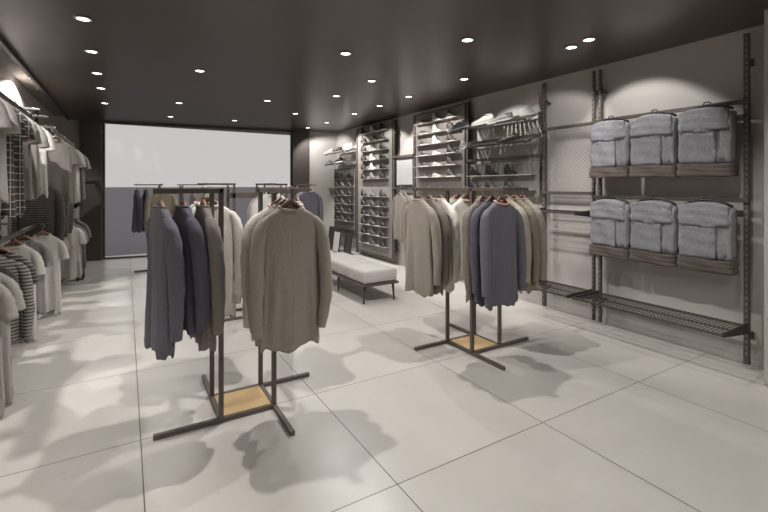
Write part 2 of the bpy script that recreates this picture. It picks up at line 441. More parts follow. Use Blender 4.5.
# ------------------------------------------------------------------ free standing racks
def rack(cx, cy, hand, label, board=True, raised=False):
    """four posts on a square base, four feet and four rails in a pinwheel; hand +1 or -1 mirrors it in x"""
    t = thing('clothing_rack', label, 'clothes rack', (cx, cy, 0), 0, 'four-way clothing racks')
    h = .187; s = .016; top = 1.635
    def bar(x0, x1, y0, y1, z0, z1): 
        if hand < 0: x0, x1 = -x1, -x0
        return MB().box(x0, x1, y0, y1, z0, z1, .003).mesh('bar')
    for a in (-1, 1):
        for b in (-1, 1):
            put('post', bar(a * h - s, a * h + s, b * h - s, b * h + s, .03, top), 'rack_metal', t)
    arm = .42
    # base feet (run along a side and on past one corner)
    put('foot', bar(-h - arm, h + s, -h - s, -h + s, .0, .032), 'rack_metal', t)
    put('foot', bar(h - s, h + s, -h - arm, -h - s, .0, .032), 'rack_metal', t)
    put('foot', bar(-h - s, h + arm, h - s, h + s, .0, .032), 'rack_metal', t)
    put('foot', bar(-h - s, -h + s, h + s, h + arm, .0, .032), 'rack_metal', t)
    put('base_rail', bar(-h - s, -h + s, -h + s, h - s, .0, .032), 'rack_metal', t)
    put('base_rail', bar(h - s, h + s, -h + s, h - s, .0, .032), 'rack_metal', t)
    if board: put('base_board', bar(-h + s, h - s, -h + s, h - s, .012, .028), 'oak', t)
    z0, z1 = (1.662, 1.684) if raised else (top - .035, top)
    if raised:
        for a, b, c, d in ((-h - s, h + s, -h - s, -h + s), (-h - s, h + s, h - s, h + s), (-h - s, -h + s, -h + s, h - s), (h - s, h + s, -h + s, h - s)):
            put('top_band', bar(a, b, c, d, 1.50, 1.565), 'rack_metal', t)
        put('lower_rail', bar(-h - s, h + s, -h - s, -h + s, .26, .29), 'rack_metal', t); put('lower_rail', bar(-h - s, h + s, h - s, h + s, .26, .29), 'rack_metal', t)
        for a, b in ((-h, -h), (h, -h), (h, h), (-h, h)): put('riser', bar(a - .01, a + .01, b - .01, b + .01, top, 1.662), 'rack_metal', t)
    put('hanging_rail', bar(-h - arm, -h + s, -h - s, -h + s, z0, z1), 'rack_metal', t)
    put('hanging_rail', bar(h - s, h + s, -h - arm, h - s, z0, z1), 'rack_metal', t)
    put('hanging_rail', bar(h - s, h + arm, h - s, h + s, z0, z1), 'rack_metal', t)
    put('hanging_rail', bar(-h - s, -h + s, -h + s, h + arm, z0, z1), 'rack_metal', t)
    return t
RT = 1.638
def arm_pos(cx, cy, hand, arm, dist):
    """point on the rail dist metres out from its post; L, F, R, B are the four rails"""
    h = .187
    x, y = {'L': (-h - dist, -h), 'F': (h, -h - dist), 'R': (h + dist, h), 'B': (-h, h + dist)}[arm]
    return cx + hand * x, cy + y
RAILGRP = {}
def dress(cx, cy, hand, rackname, items, RT=1.638):
    for (arm, dist, kind, var, mat, rot, label, extra) in items:
        x, y = arm_pos(cx, cy, hand, arm, dist)
        rz = rot + (PI / 2 if arm in 'LR' else 0)
        nm = extra.get('name', 'sweater'); ct = extra.get('cat', 'sweater')
        garment(kind, var, mat, nm, label, ct, (x, y, RT), rz, extra.get('group'), extra.get('trim'), seam=extra.get('seam'))
        hanger(extra.get('hanger', 'wood'), 'wooden hanger of the ' + label, (x, y, RT), rz, 'wooden hangers')
R1 = (.757, 3.352, 1)
rack(*R1, 'dark metal four-way clothing rack on an oak base, taupe and slate sweaters on it')
SW = {'group': 'sweaters on the racks'}
def E_(**k): d = dict(SW); d.update(k); return d
dress(*R1, 'front rack', [
 ('L', .375, 'sweater', 0, 'slate', .20, 'slate sweater at the rail tip near the tee wall', E_()),
 ('L', .24, 'jacket', 1, 'slate_dark', .20, 'shorter slate sweater between slate and dark taupe ones', E_()),
 ('L', .115, 'sweater', 2, 'taupe_dark', .10, 'dark taupe sweater beside the post, next to two slate ones', E_()),
 ('F', .375, 'sweater', 3, 'taupe', 0.0, 'large taupe sweater with centre seam, hung facing the room', E_(hanger='wood_dark', seam='beige')),
 ('F', .265, 'sweater', 4, 'taupe', -.06, 'taupe sweater just behind the large seamed one', E_(hanger='wood_dark')),
 ('F', .155, 'thin', 1, 'cream', -.1, 'cream sweater with striped collar behind two taupe ones', E_(trim='orange_trim', hanger='wood_dark')),
 ('R', .17, 'thin', 0, 'slate', .05, 'slate sweater half hidden behind the large taupe sweater', E_()),
 ('R', .31, 'thin', 2, 'cream', .0, 'cream sweater hidden behind the large taupe sweater', E_()),
 ('B', .12, 'thin', 3, 'cream', .08, 'cream sweater on the rear rail beside the post', E_()),
 ('B', .23, 'thin', 1, 'beige', -.05, 'beige sweater between two cream ones on the rear rail', E_()),
 ('B', .35, 'jacket', 0, 'white', .0, 'white jacket showing through the gap beside the post', E_(name='jacket', cat='jacket', group=None)),
])
R2 = (3.09, 3.352, -1)
rack(*R2, 'dark metal four-way clothing rack standing near the denim wall')
# for this rack the handedness is mirrored: R runs to -x at the back, L to +x at the front, F from the left post, B from the right post
dress(*R2, 'second rack', [
 ('R', .37, 'sweater', 5, 'taupe', .05, 'taupe sweater at the rail tip towards the bench', E_(hanger='wood_dark')),
 ('R', .24, 'sweater', 2, 'taupe_dark', .0, 'dark taupe sweater behind the taupe one at the rail tip', E_()),
 ('R', .10, 'thin', 0, 'cream', .0, 'cream sweater beside a dark taupe one, both near the bench', E_()),
 ('F', .385, 'sweater', 1, 'slate', .03, 'slate sweater with pale striped collar facing the room', E_(trim='orange_trim', hanger='wood_dark')),
 ('F', .265, 'sweater', 0, 'slate_dark', .0, 'dark slate sweater right behind the striped-collar slate one', E_(hanger='wood_dark')),
 ('F', .15, 'sweater', 4, 'taupe_dark', .0, 'dark brown-taupe sweater behind two slate ones', E_(trim='taupe_dark')),
 ('L', .10, 'thin', 3, 'beige', .0, 'pale beige sweater beside the slate sweater with striped collar', E_()),
 ('L', .22, 'sweater', 3, 'olive', .0, 'olive-taupe sweater between pale beige and outermost taupe ones', E_()),
 ('L', .34, 'sweater', 5, 'taupe', -.04, 'taupe sweater at the rail tip towards the mesh panel', E_()),
 ('B', .14, 'thin', 2, 'cream', .0, 'cream sweater on the rear rail facing the shoe wall', E_()),
 ('B', .28, 'thin', 1, 'beige', .0, 'beige sweater on the rear rail facing the shoe wall', E_()),
])
R3 = (.74, 9.3, -1)
rack(*R3, 'dark clothing rack in front of the shop window, olive garment on it', board=False, raised=True)
dress(*R3, 'window rack', [
 ('R', .37, 'knit', 0, 'slate_dark', .12, 'dark slate sweater at the rail tip before the window', E_()),
 ('R', .22, 'knit', 1, 'slate_dark', .12, 'dark slate sweater beside another before the window', E_()),
 ('F', .36, 'sweater', 2, 'olive', .0, 'olive sweater on the rack before the window', E_()),
 ('F', .20, 'thin', 0, 'taupe', .0, 'taupe sweater behind the olive one before the window', E_()),
 ('L', .20, 'thin', 1, 'taupe_dark', .0, 'dark taupe sweater on the window rack, side-on', E_()),
], 1.687)
R4 = (3.0, 8.75, 1)
rack(*R4, 'dark clothing rack beyond the bench, blue sweater on it', board=False, raised=True)
dress(*R4, 'bench rack', [
 ('L', .30, 'thin', 0, 'cream', .0, 'cream sweater on the rack beyond the bench', E_()),
 ('F', .30, 'knit', 2, 'slate', .0, 'blue-grey sweater facing out on the rack beyond the bench', E_(trim='cream')),
 ('F', .15, 'thin', 2, 'grey', .0, 'grey sweater behind the blue-grey one beyond the bench', E_()),
], 1.687)
R5 = (1.33, 5.68, 1)
rack(*R5, 'dark clothing rack standing between front rack and window', board=False, raised=True)
dress(*R5, 'middle rack', [
 ('L', .33, 'thin', 3, 'beige', .0, 'beige sweater on the rack behind the front rack', E_()),
 ('F', .34, 'thin', 1, 'white', .0, 'white shirt on a dark hanger behind the front rack', E_(hanger='black', name='shirt', cat='shirt', group=None)),
 ('F', .18, 'thin', 0, 'grey_light', .0, 'pale grey shirt behind the white shirt with dark hanger', E_(hanger='black', name='shirt', cat='shirt', group=None)),
 ('R', .25, 'thin', 2, 'cream', .0, 'cream shirt side-on behind the large taupe sweater', E_(hanger='black', name='shirt', cat='shirt', group=None)),
], 1.687)

# ------------------------------------------------------------------ tee wall
XU = -1.0
def wall_rail(y0, y1, z, label, XU=-1.0):
    t = thing('hanging_rail', label, 'clothes rail', (XU, y0, z), 0, 'clothes rails on the tee wall')
    put('bar', MB().box(-.014, .014, 0, y1 - y0, -.045, 0, .003).mesh('bar'), 'metal', t)
    for y in (.06, (y1 - y0) / 2, y1 - y0 - .06):
        put('bracket', MB().box(XL - XU, .014, y - .012, y + .012, .0, .03, .002).box(XL - XU, XL - XU + .012, y - .02, y + .02, -.06, .08).mesh('bracket'), 'metal', t)
ZU, ZM, ZL = 2.52, 1.80, 1.16
wall_rail(3.0, 6.75, ZU, 'upper clothes rail over pale tees on the tee wall')
wall_rail(7.0, 9.7, ZU - .12, 'far upper clothes rail on the tee wall towards the window', -.82)
wall_rail(7.0, 8.75, ZM, 'short middle clothes rail with dark striped tops')
wall_rail(3.4, 7.1, ZL, 'low clothes rail under the dark shelf on the tee wall')
wall_rail(8.3, 9.8, ZL, 'low clothes rail by the window on the tee wall', -.82)
for i, y in enumerate((3.5, 4.95, 6.42, 7.85, 9.55)):
    t = thing('wall_upright', f'dark slotted upright on the tee wall, {ORD[4-i]} from the window', 'upright', (XL, y, 0), 0, 'uprights on the tee wall')
    put('post', MB().box(0, .03, -.03, .03, .04, 2.98, .003).mesh('post'), 'metal', t)
    m = MB()
    for k in range(58): m.box(.0295, .0312, -.006, .006, .1 + k * .05, .125 + k * .05)
    put('slot', m.mesh('slots'), 'metal_dark', t)
for y0, y1, z, lb in ((4.98, 6.38, 1.50, 'dark shelf under the pale upper tees on the tee wall'), (8.0, 9.5, 1.42, 'dark shelf near the window above the low rail on the tee wall')):
    t = thing('wall_shelf', lb, 'shelf', (XL, y0, z), 0, 'shelves on the tee wall')
    put('board', MB().box(.0, .36, 0, y1 - y0, 0, .025, .003).mesh('board'), 'metal', t)
    for y in (.03, y1 - y0 - .03): put('bracket', MB().box(.0, .34, y - .008, y + .008, -.05, -.001, .002).mesh('bracket'), 'metal_dark', t)
for i, (y, z) in enumerate(((6.9, 2.62), (7.6, 2.62), (8.3, 2.55))):
    t = thing('display_arm', ['pale face-out arm high on the tee wall above striped tops', 'second pale face-out arm high on the tee wall', 'pale face-out arm high on the tee wall, towards the window'][i], 'display arm', (XL, y, z), 0, 'face-out arms on the tee wall')
    put('arm', MB().box(0, .42, -.015, .015, -.012, .012, .003).mesh('arm'), 'trimwhite', t)
    put('plate', MB().box(0, .02, -.03, .03, -.06, .06, .003).mesh('plate'), 'metal', t)
TE = 'tees and tops along the tee wall'
def tee(kind, var, mat, y, z, rot, label, name='tee', cat='t-shirt', hm='wood', x=XU, trim=None):
    garment(kind, var, mat, name, label, cat, (x, y, z + .003), rot, TE, trim)
    hanger(hm, 'hanger of the ' + label, (x, y, z + .003), rot, 'hangers on the tee wall')
UP = [
 ('tee_long', 0, 'stripe_dark', 3.6, 'charcoal striped long tee at the open end of the upper rail'),
 ('tee', 1, 'grey', 4.1, 'grey tee before the big grey-white tee on the upper rail'),
 ('tee', 2, 'grey_light', 4.5, 'big grey-white tee high up over the check dresses'),
 ('tee_long', 1, 'check', 4.72, 'long dark check tee right behind the big grey-white tee'),
 ('tee_long', 2, 'check', 5.12, 'second long dark check tee on the upper rail'),
 ('tee', 3, 'grey', 5.5, 'mid grey tee next to the second check tee'),
 ('tee', 4, 'grey', 5.95, 'grey tee before the brightest white one on the upper rail'),
 ('tee', 5, 'white', 6.5, 'brightest white tee at the far end of the upper rail'),
]
for i, (k, v, m, y, lb) in enumerate(UP): tee(k, v, m, y, ZU, .22 * math.sin(i * 2.3) + .1, lb)
UP2 = [
 ('tee', 2, 'grey', 7.3, 'grey tee above the dark striped tops'),
 ('tee', 1, 'grey_light', 7.85, 'pale tee third from the window on the far upper rail'),
 ('tee', 3, 'grey_light', 8.4, 'pale tee next to the charcoal one on the far upper rail'),
 ('tee_long', 3, 'charcoal', 8.85, 'charcoal long tee on the far upper rail'),
 ('tee', 4, 'grey', 9.35, 'grey tee ending the far upper rail by the window'),
]
for i, (k, v, m, y, lb) in enumerate(UP2): tee(k, v, m, y, ZU - .12, .1 * math.sin(i * 1.7), lb, x=-.82)
for i, y in enumerate((7.06, 7.58, 8.12)):
    tee('knit', i, 'stripe_fine_dark', y, ZM, .08 * (-1) ** i, f'dark striped top, {ORD[2-i]} from the window, on the short middle rail', 'striped_top', 'top', x=-.98)
LO = [
 ('tee_long', 0, 'grey_light', 3.95, ZL, 'pale long tee at the open end of the low rail'),
 ('tee_long', 1, 'grey_light', 4.22, ZL, 'long pale tee with the lowest hem on the low rail'),
 ('tee', 2, 'charcoal', 4.62, ZL, 'charcoal tee behind the long pale tee on the low rail'),
 ('knit', 3, 'stripe_fine', 4.92, ZL, 'grey top with dark stripes on the low rail'),
 ('tee', 2, 'stripe_dark', 5.25, ZL, 'charcoal tee with pale stripes on the low rail'),
 ('tee_long', 5, 'white', 5.85, ZL, 'long white tee beside the striped tops on the low rail'),
 ('tee', 3, 'grey', 6.35, ZL, 'grey tee between two white tees on the low rail'),
 ('tee_long', 1, 'white', 6.85, ZL, 'wide white tee closing the low rail'),
]
for i, (k, v, m, y, z, lb) in enumerate(LO): tee(k, v, m, y, z, .24 * math.sin(i * 1.9 + 1) + .05, lb, x=XU + (.1 if i > 6 else .07 if i < 2 else 0))
for i, (k, m, y, lb) in enumerate((('tee', 'grey_light', 8.5, 'pale tee first on the low rail by the window'), ('tee', 'grey', 8.85, 'grey tee second on the low rail by the window'),
        ('tee_long', 'charcoal', 9.2, 'charcoal tee on the low rail by the window'), ('tee', 'grey', 9.55, 'grey tee last on the low rail by the window'))):
    tee(k, i, m, y, ZL, .1 * math.sin(i * 2.1), lb, x=-.82)

# ------------------------------------------------------------------ wall display on the shoe side
XP = 4.82
def upright(y, label, z0=.04, z1=3.03, hw=.022, clamps=(2.765,)):
    t = thing('wall_upright', label, 'upright', (XP, y, 0), 0, 'slotted uprights on the shoe wall')
    put('post', MB().box(-.016, .016, -hw, hw, z0, z1, .003).mesh('post'), 'metal', t)
    m = MB()
    z = z0 + .08
    while z < z1 - .05:
        m.box(-.0175, -.0155, -.006, .006, z, z + .026); z += .056
    put('slot', m.mesh('slots'), 'slot', t)
    for z in clamps + (.3,):
        put('clamp', MB().box(.016, XR - XP, -.014, .014, z - .014, z + .014, .002).box(-.006, .016, -hw - .028, -hw + .002, z - .028, z + .028, .003).mesh('clamp'), 'metal_dark', t)
    return t
upright(1.647, 'slotted upright at the end of the denim bay')
upright(3.05, 'slotted upright beside the denim, one of a close pair', hw=.016)
upright(3.135, 'slotted upright beside the mesh panel, one of a close pair', hw=.016)
upright(3.845, 'slotted upright between mesh panel and sloped shoe shelves', hw=.026)
upright(5.36, 'slotted upright between sloped shoe shelves and narrow shoe panel', hw=.026)
upright(6.88, 'slotted upright between narrow shoe panel and white mirror')
upright(7.62, 'slotted upright between white mirror and tall shoe panel', hw=.026)
upright(9.3, 'slotted upright between the tall shoe panel and the far shelves')

def rail(y0, y1, z, label, x=XP - .035):
    t = thing('wall_rail', label, 'rail', (x, y0, z), 0, 'rails on the shoe wall')
    put('bar', MB().box(-.012, .012, 0, y1 - y0, -.02, .02, .003).mesh('bar'), 'metal', t)
    for y in (.008, y1 - y0 - .008): put('end_clip', MB().box(-.004, .019, y - .012, y + .012, -.03, .03, .002).mesh('clip'), 'metal_dark', t)
rail(1.62, 3.12, 2.415, 'upper rail holding three denim garments')
rail(1.62, 3.12, 1.52, 'lower rail holding three denim garments')
rail(3.12, 3.86, 2.40, 'rail along the top of the mesh panel')
rail(3.12, 3.86, 1.56, 'rail along the foot of the mesh panel')
rail(3.86, 5.35, 2.06, 'rail between sloped shelves and small shoe ledges')
rail(6.86, 7.62, 2.25, 'rail above the white mirror')
rail(6.86, 7.62, 1.60, 'rail under the white mirror holding grey garments')

# folded denim garments on black hangers
def denim_meshes(seed):
    rnd = random.Random(seed); p = [rnd.uniform(0, 6) for _ in range(6)]
    W, D, H = .218, .055, .63
    def slab(x0, x1, z0, z1, y_front, y_back, nx=14, nz=10, crown=0, puff=.012):
        m = MB(); rings = []
        for j in range(nz + 1):
            f = j / nz; z = z0 + (z1 - z0) * f
            e = 1 - (2 * f - 1) ** 6 * .35
            ring = []
            for i in range(nx + 1):
                g = i / nx; x = x0 + (x1 - x0) * g
                ex = 1 - (2 * g - 1) ** 6 * .5
                wob = .006 * math.sin(9 * g + p[0] + 5 * f) + .004 * math.sin(17 * f + p[1] + 3 * g)
                ring.append((x + .004 * math.sin(11 * f + p[2]), y_front - puff * ex * e + wob, z + .005 * math.sin(5 * g + p[3]) - crown * f * (x / W) ** 2))
            for i in range(nx, -1, -1):
                g = i / nx; x = x0 + (x1 - x0) * g
                ex = 1 - (2 * g - 1) ** 6 * .5
                ring.append((x + .004 * math.sin(11 * f + p[2]), y_back + puff * .4 * ex * e, z + .005 * math.sin(5 * g + p[3]) - crown * f * (x / W) ** 2))
            rings.append(ring)
        return m.loft(rings).mesh('panel', True)
    me = {}
    me['body'] = slab(-W, W, -H + .1, -.04, -.035, .045, puff=.014, crown=.045)
    me['yoke'] = slab(-W - .002, W - .03, -.245, -.022, -.05, -.03, puff=.01, crown=.045)
    me['pocket'] = slab(-W + .004, W - .13, -H + .08, -.248, -.054, -.035, puff=.007)
    me['side'] = slab(W - .124, W - .006, -H + .08, -.1, -.046, -.035, nx=6, puff=.006)
    me['band'] = slab(-W - .006, W + .006, -H - .045, -H + .075, -.058, .052, puff=.018)
    me['seam'] = MB().tube([(W - .127, -.062, -.25), (W - .127, -.064, -.4), (W - .127, -.062, -H + .08)], .003, 6).mesh('seam', True)
    me['seam2'] = MB().tube([(-W + .01, -.064, -.25), (0, -.068, -.249), (W - .04, -.062, -.25)], .004, 6).mesh('seam', True)
    return me
DM = [denim_meshes(40 + i) for i in range(3)]
bar_h = MB().tube([(-.205, 0, -.066), (-.15, 0, -.034), (-.07, 0, -.012), (0, 0, -.006), (.07, 0, -.012), (.15, 0, -.034), (.205, 0, -.066)], .011, 8).mesh('shoulder_bar', True)
grip_h = MB().tube([(-.03, 0, -.012), (-.028, 0, .012), (-.014, 0, .024), (.014, 0, .024), (.028, 0, .012), (.03, 0, -.012)], .006, 8).mesh('hook', True)
LBL = [['pale denim garment folded on the upper rail beside the mesh panel', 'brightest pale denim garment, middle of the upper rail', 'wide denim garment on the upper rail next to the end upright'],
       ['grey denim garment folded on the lower rail beside the mesh panel', 'grey denim garment in the middle of the lower rail', 'wide grey denim garment on the lower rail next to the end upright']]
for r, z in enumerate((2.415, 1.52)):
    for i, y in enumerate((2.86, 2.39, 1.92)):
        t = thing('denim_garment', LBL[r][i], 'garment', (XP - .1, y, z), -PI / 2 + .04 * (i - 1), 'folded denim garments on the wall rails')
        g = DM[(i + r) % 3]; mt = 'denim'
        put('body', g['body'], mt, t); yk = put('yoke', g['yoke'], mt, t); put('pocket', g['pocket'], mt, t); put('side_panel', g['side'], mt, t)
        put('seam', g['seam'], 'denim_seam', t); put('seam', g['seam2'], 'denim_seam', yk)
        b = put('hem_band', g['band'], 'brownband', t); b['label'] = 'brown band along the bottom'
        h = thing('clothes_hanger', 'black hanger ' + ['by the mesh panel', 'in mid rail', 'by the end upright'][i] + ' holding denim, ' + ['upper', 'lower'][r] + ' wall rail', 'hanger', (XP - .1, y, z + .005), -PI / 2, 'black hangers on the wall rails')
        put('shoulder_bar', bar_h, 'black', h); put('hook', grip_h, 'black', h)

# wire shelves near the floor and one under the mesh
def wire_shelf(y0, y1, z, depth, label, dense=.05):
    t = thing('wire_shelf', label, 'shelf', (XP, y0, z), 0, 'wire shelves on the shoe wall')
    W = y1 - y0
    fr = MB().box(-depth, -depth + .016, 0, W, -.012, .012, .002).box(-.034, -.018, 0, W, -.012, .012, .002).box(-depth / 2 - .008, -depth / 2 + .008, 0, W, -.01, -.001)
    put('frame', fr.mesh('frame'), 'metal', t)
    m = MB(); n = int(W / .034)
    for k in range(n + 1):
        y = .005 + (W - .01) * k / n; m.box(-depth + .008, -.03, y - .002, y + .002, .001, .006)
    k = 1
    while k * .05 < depth - .03:
        m.box(-depth + k * .05 - .002, -depth + k * .05 + .002, 0, W, -.003, .001); k += 1
    put('wire_grid', m.mesh('wire_grid'), 'metal', t)
    for y in (.012, W - .012):
        b = MB(); R = [[(-depth - .004, y - .006, -.016), (-depth - .004, y + .006, -.016), (-depth - .004, y + .006, .018), (-depth - .004, y - .006, .018)],
                       [(-.016, y - .006, -.02 - depth * .1), (-.016, y + .006, -.02 - depth * .1), (-.016, y + .006, .03), (-.016, y - .006, .03)]]
        put('bracket', b.loft(R).mesh('bracket'), 'metal_dark', t)
wire_shelf(1.63, 3.07, .385, .50, 'low wire shelf under the hanging denim')
wire_shelf(3.13, 3.83, .385, .50, 'low wire shelf under the mesh panel')
wire_shelf(3.13, 3.83, 1.33, .36, 'small wire shelf right below the mesh panel')
# mesh panel
t = thing('mesh_panel', 'diamond wire mesh panel on the wall between two uprights', 'mesh panel', (XP + .02, 3.16, 1.58))
m = MB(); W, Hh, p = .66, .81, .052
def clipseg(c, sgn):
    pts = []
    # line y*sgn + z = c inside [0,W]x[0,Hh]
    for y in (0, W):
        z = c - sgn * y
        if 0 <= z <= Hh: pts.append((y, z))
    for z in (0, Hh):
        y = (c - z) * sgn
        if 0 < y < W: pts.append((y, z))
    return pts[:2] if len(pts) >= 2 else None
for sgn in (1, -1):
    c = -W - Hh
    while c < W + Hh:
        s_ = clipseg(c, sgn)
        if s_ and abs(s_[0][0] - s_[1][0]) > .005: m.tube([(0, s_[0][0], s_[0][1]), (0, s_[1][0], s_[1][1])], .0035, 4, False)
        c += p
put('wire_mesh', m.mesh('wire_mesh'), 'ledge', t)
put('frame', MB().box(-.008, .008, -.012, W + .012, -.012, 0).box(-.008, .008, -.012, W + .012, Hh, Hh + .012).box(-.008, .008, -.012, 0, 0, Hh).box(-.008, .008, W, W + .012, 0, Hh).mesh('frame'), 'metal', t)

# ------------------------------------------------------------------ shoes
def shoe_meshes(kind):
    # sections along x (heel 0 .. toe .28): (x, half width, top height, roundness)
    if kind == 'boot':
        S = [(0, .024, .14), (.01, .034, .168), (.035, .039, .175), (.07, .039, .172), (.09, .038, .15), (.115, .039, .115), (.145, .042, .085), (.18, .045, .068), (.215, .042, .056), (.245, .03, .044), (.26, .014, .028)]
    elif kind == 'sneaker':
        S = [(0, .022, .07), (.012, .031, .088), (.04, .036, .08), (.075, .036, .076), (.1, .036, .085), (.125, .037, .083), (.16, .042, .066), (.2, .045, .054), (.24, .042, .047), (.268, .028, .038), (.28, .012, .026)]
    else:
        S = [(0, .02, .06), (.012, .029, .072), (.04, .033, .064), (.075, .034, .058), (.1, .034, .06), (.125, .035, .062), (.16, .038, .052), (.2, .04, .042), (.24, .036, .034), (.27, .022, .026), (.285, .008, .02)]
    sole = .02
    rings = []
    for x, hw, h in S:
        r = []
        for k in range(14):
            a = PI * k / 13
            r.append((x, hw * math.copysign(abs(math.cos(a)) ** .7, math.cos(a)), sole - .004 + (h - sole) * max(0, math.sin(a)) ** .7))
        rings.append(r)
    up = MB().loft(rings, True, True).mesh('upper', True)
    m = MB(); prof = [(hw + .004, x) for x, hw, h in S]
    def outline(off): return [(x - .004 if i == 0 else x, hw + off, ) for i, (x, hw, h) in enumerate(S)]
    pts = [(x, -hw - .004) for x, hw, h in S] + [(x, hw + .004) for x, hw, h in reversed(S)]
    hh = .03 if kind == 'boot' else .0
    m.loft([[(x, y, 0) for x, y in pts], [(x, y, sole) for x, y in pts]])
    so = m.mesh('sole')
    # collar opening and laces
    top = .174 if kind == 'boot' else .084 if kind == 'sneaker' else .066
    cx = .045
    pr = []
    for i in range(17):
        a = 2 * PI * i / 16; pr.append((cx + .038 * math.cos(a), .027 * math.sin(a), top - .004 + (.006 if math.cos(a) > .3 else 0)))
    op = MB().tube(pr, .005, 6, False).mesh('ankle_collar', True)
    lc = MB()
    for k in range(4):
        x = .1 + .02 * k; z = lerp_tab([(q[0], q[2]) for q in S], x)
        lc.tube([(x, -.018, z - .004), (x + .004, 0, z + .004), (x, .018, z - .004)], .003, 5)
    return {'upper': up, 'sole': so, 'collar': op, 'lace': lc.mesh('laces', True)}
SM = {k: shoe_meshes(k) for k in ('boot', 'sneaker', 'flat')}
def shoe(kind, mat, smat, label, loc, rotz, group, cat='shoe', pitch=0, scale=1):
    g = SM[kind]
    t = thing({'boot': 'ankle_boot', 'sneaker': 'sneaker', 'flat': 'flat_shoe'}[kind], label, cat, loc, rotz, group)
    t.rotation_euler.y = pitch; t.scale = (scale,) * 3
    put('upper', g['upper'], mat, t); put('sole', g['sole'], smat, t); put('ankle_collar', g['collar'], mat, t)
    if kind != 'flat': put('lace', g['lace'], 'sole_pale' if mat != 'shoe_white' else 'shoe_grey', t)
    return t
def panel(name, label, y0, y1, z0, z1, side=True):
    t = thing(name, label, 'shoe display', (XP, y0, z0), 0, 'shoe display panels')
    W, H = y1 - y0, z1 - z0
    put('board', MB().box(-.012, .0, .0, W, 0, H, .002).mesh('board'), 'board', t)
    so = MB()
    for yy in (.1, W - .1):
        for zz in (.1, H - .1): so.box(0, XR - XP - .003, yy - .012, yy + .012, zz - .012, zz + .012)
    put('wall_fixing', so.mesh('wall_fixing'), 'metal_dark', t)
    put('frame', MB().box(-.03, .004, -.022, 0, -.02, H + .02, .002).box(-.03, .004, W, W + .022, -.02, H + .02, .002).box(-.03, .004, 0, W, H, H + .02, .002).box(-.03, .004, 0, W, -.02, 0, .002).mesh('frame'), 'metal', t)
    return t
XS = XP - .075
def ledge_row(pn, y0, y1, z, zbase, ybase):
    put('ledge', MB().box(-.118, -.012, y0 - ybase, y1 - ybase, z - zbase - .005, z - zbase, .001).mesh('ledge'), 'ledge', pn)
def fill(pn, rows, ys, y0, y1, zb, yb, nm, mats, names, w0=0):
    for r, z in enumerate(rows):
        ledge_row(pn, y0, y1, z, zb, yb)
        for c, y in enumerate(ys):
            k = mats(r, c)
            if k is None: continue
            kind, mt, sm, word = k
            shoe(kind, mt, sm, f'{word}, {ORD[r + w0]} row from top, {names[c]}, {nm}', (XS, y + .11, z), -PI / 2 + .06, 'shoes on the ' + nm, scale=.82)
# tall panel
A = panel('shoe_display', 'tall grey shoe panel behind the bench, twelve ledges of boots', 7.66, 9.24, .12, 3.02)
SQ = 1
rowsA = [2.865 - .21 * k for k in range(6)] + [1.42 - .215 * k for k in range(6)]
def mA(r, c):
    if c == 1 and r < 5: return ('boot', 'shoe_white', 'sole_pale', 'white high sneaker')
    if c == 1: return ('boot', 'shoe_grey' if r < 7 else 'shoe_brown', 'sole_dark', 'grey ankle boot' if r < 7 else 'brown ankle boot')
    return ('boot', 'shoe_black', 'sole_dark', 'black ankle boot')
fill(A, rowsA, (8.82, 8.39, 7.96), 7.8, 9.0, .12, 7.66, 'tall shoe panel', mA, ('window end', 'middle', 'mirror end'))
# low panel beside the corner
B = panel('shoe_display', 'low shoe panel in the corner beneath two shelves', 9.36, 10.55, .55, 2.08)
rowsB = [1.84 - .213 * k for k in range(6)]
fill(B, rowsB, (10.3, 9.95, 9.55), 9.42, 10.5, .55, 9.36, 'low corner panel', lambda r, c: ('boot', 'shoe_black', 'sole_dark', 'black ankle boot') if c != 1 else ('boot', 'shoe_brown', 'sole_dark', 'brown ankle boot'), ('corner end', 'middle', 'bench end'))
# narrow panel
D_ = panel('shoe_display', 'grey shoe panel above the taupe sweaters, pale sneakers on it', 5.41, 6.82, 1.58, 3.0)
rowsD = [2.81 - .2 * k for k in range(6)]
def mD(r, c):
    if c == 1: return ('boot' if r < 3 else 'sneaker', 'shoe_white', 'sole_pale', 'white high shoe' if r < 3 else 'white sneaker')
    if c == 0: return ('sneaker', 'shoe_brown', 'sole_pale', 'brown sneaker with pale sole')
    return ('boot', 'shoe_brown', 'sole_pale', 'brown ankle boot with pale sole')
fill(D_, rowsD, (6.46, 6.08, 5.68), 5.5, 6.75, 1.58, 5.41, 'sneaker panel', mD, ('mirror end', 'middle', 'shelf end'))

# sloped slatted shelves
def slope_shelf(y0, y1, zf, zb, label, depth=.34):
    t = thing('shoe_shelf', label, 'shelf', (XP, y0, zf), 0, 'sloped shoe shelves')
    W = y1 - y0; th = math.atan2(zb - zf, depth)
    T = Matrix.Translation((-depth, 0, 0)) @ Matrix.Rotation(-th, 4, 'Y'); Ls = math.hypot(depth, zb - zf)
    m = MB().box(0, .025, 0, W, -.012, .008, .002, T).box(Ls - .03, Ls - .005, 0, W, -.012, .004, .002, T)
    put('frame', m.mesh('frame'), 'metal', t)
    m = MB(); n = int(W / .062)
    for k in range(n):
        y = W * (k + .5) / n; m.box(.02, Ls - .02, y - .022, y + .022, -.008, .0, 0, T)
    put('slat', m.mesh('slats'), 'metal', t)
    put('front_lip', MB().box(-.006, .002, 0, W, -.012, .022, .002, T).mesh('front_lip'), 'metal_dark', t)
    for y in (.008, W - .008): put('bracket', MB().box(.0, Ls - .02, y - .006, y + .006, -.026, -.012, .002, T).mesh('bracket'), 'metal_dark', t)
    return th
def on_slope(th, zf, f, depth=.34): return (XP - depth + depth * f, zf + math.tan(th) * depth * f + .013)
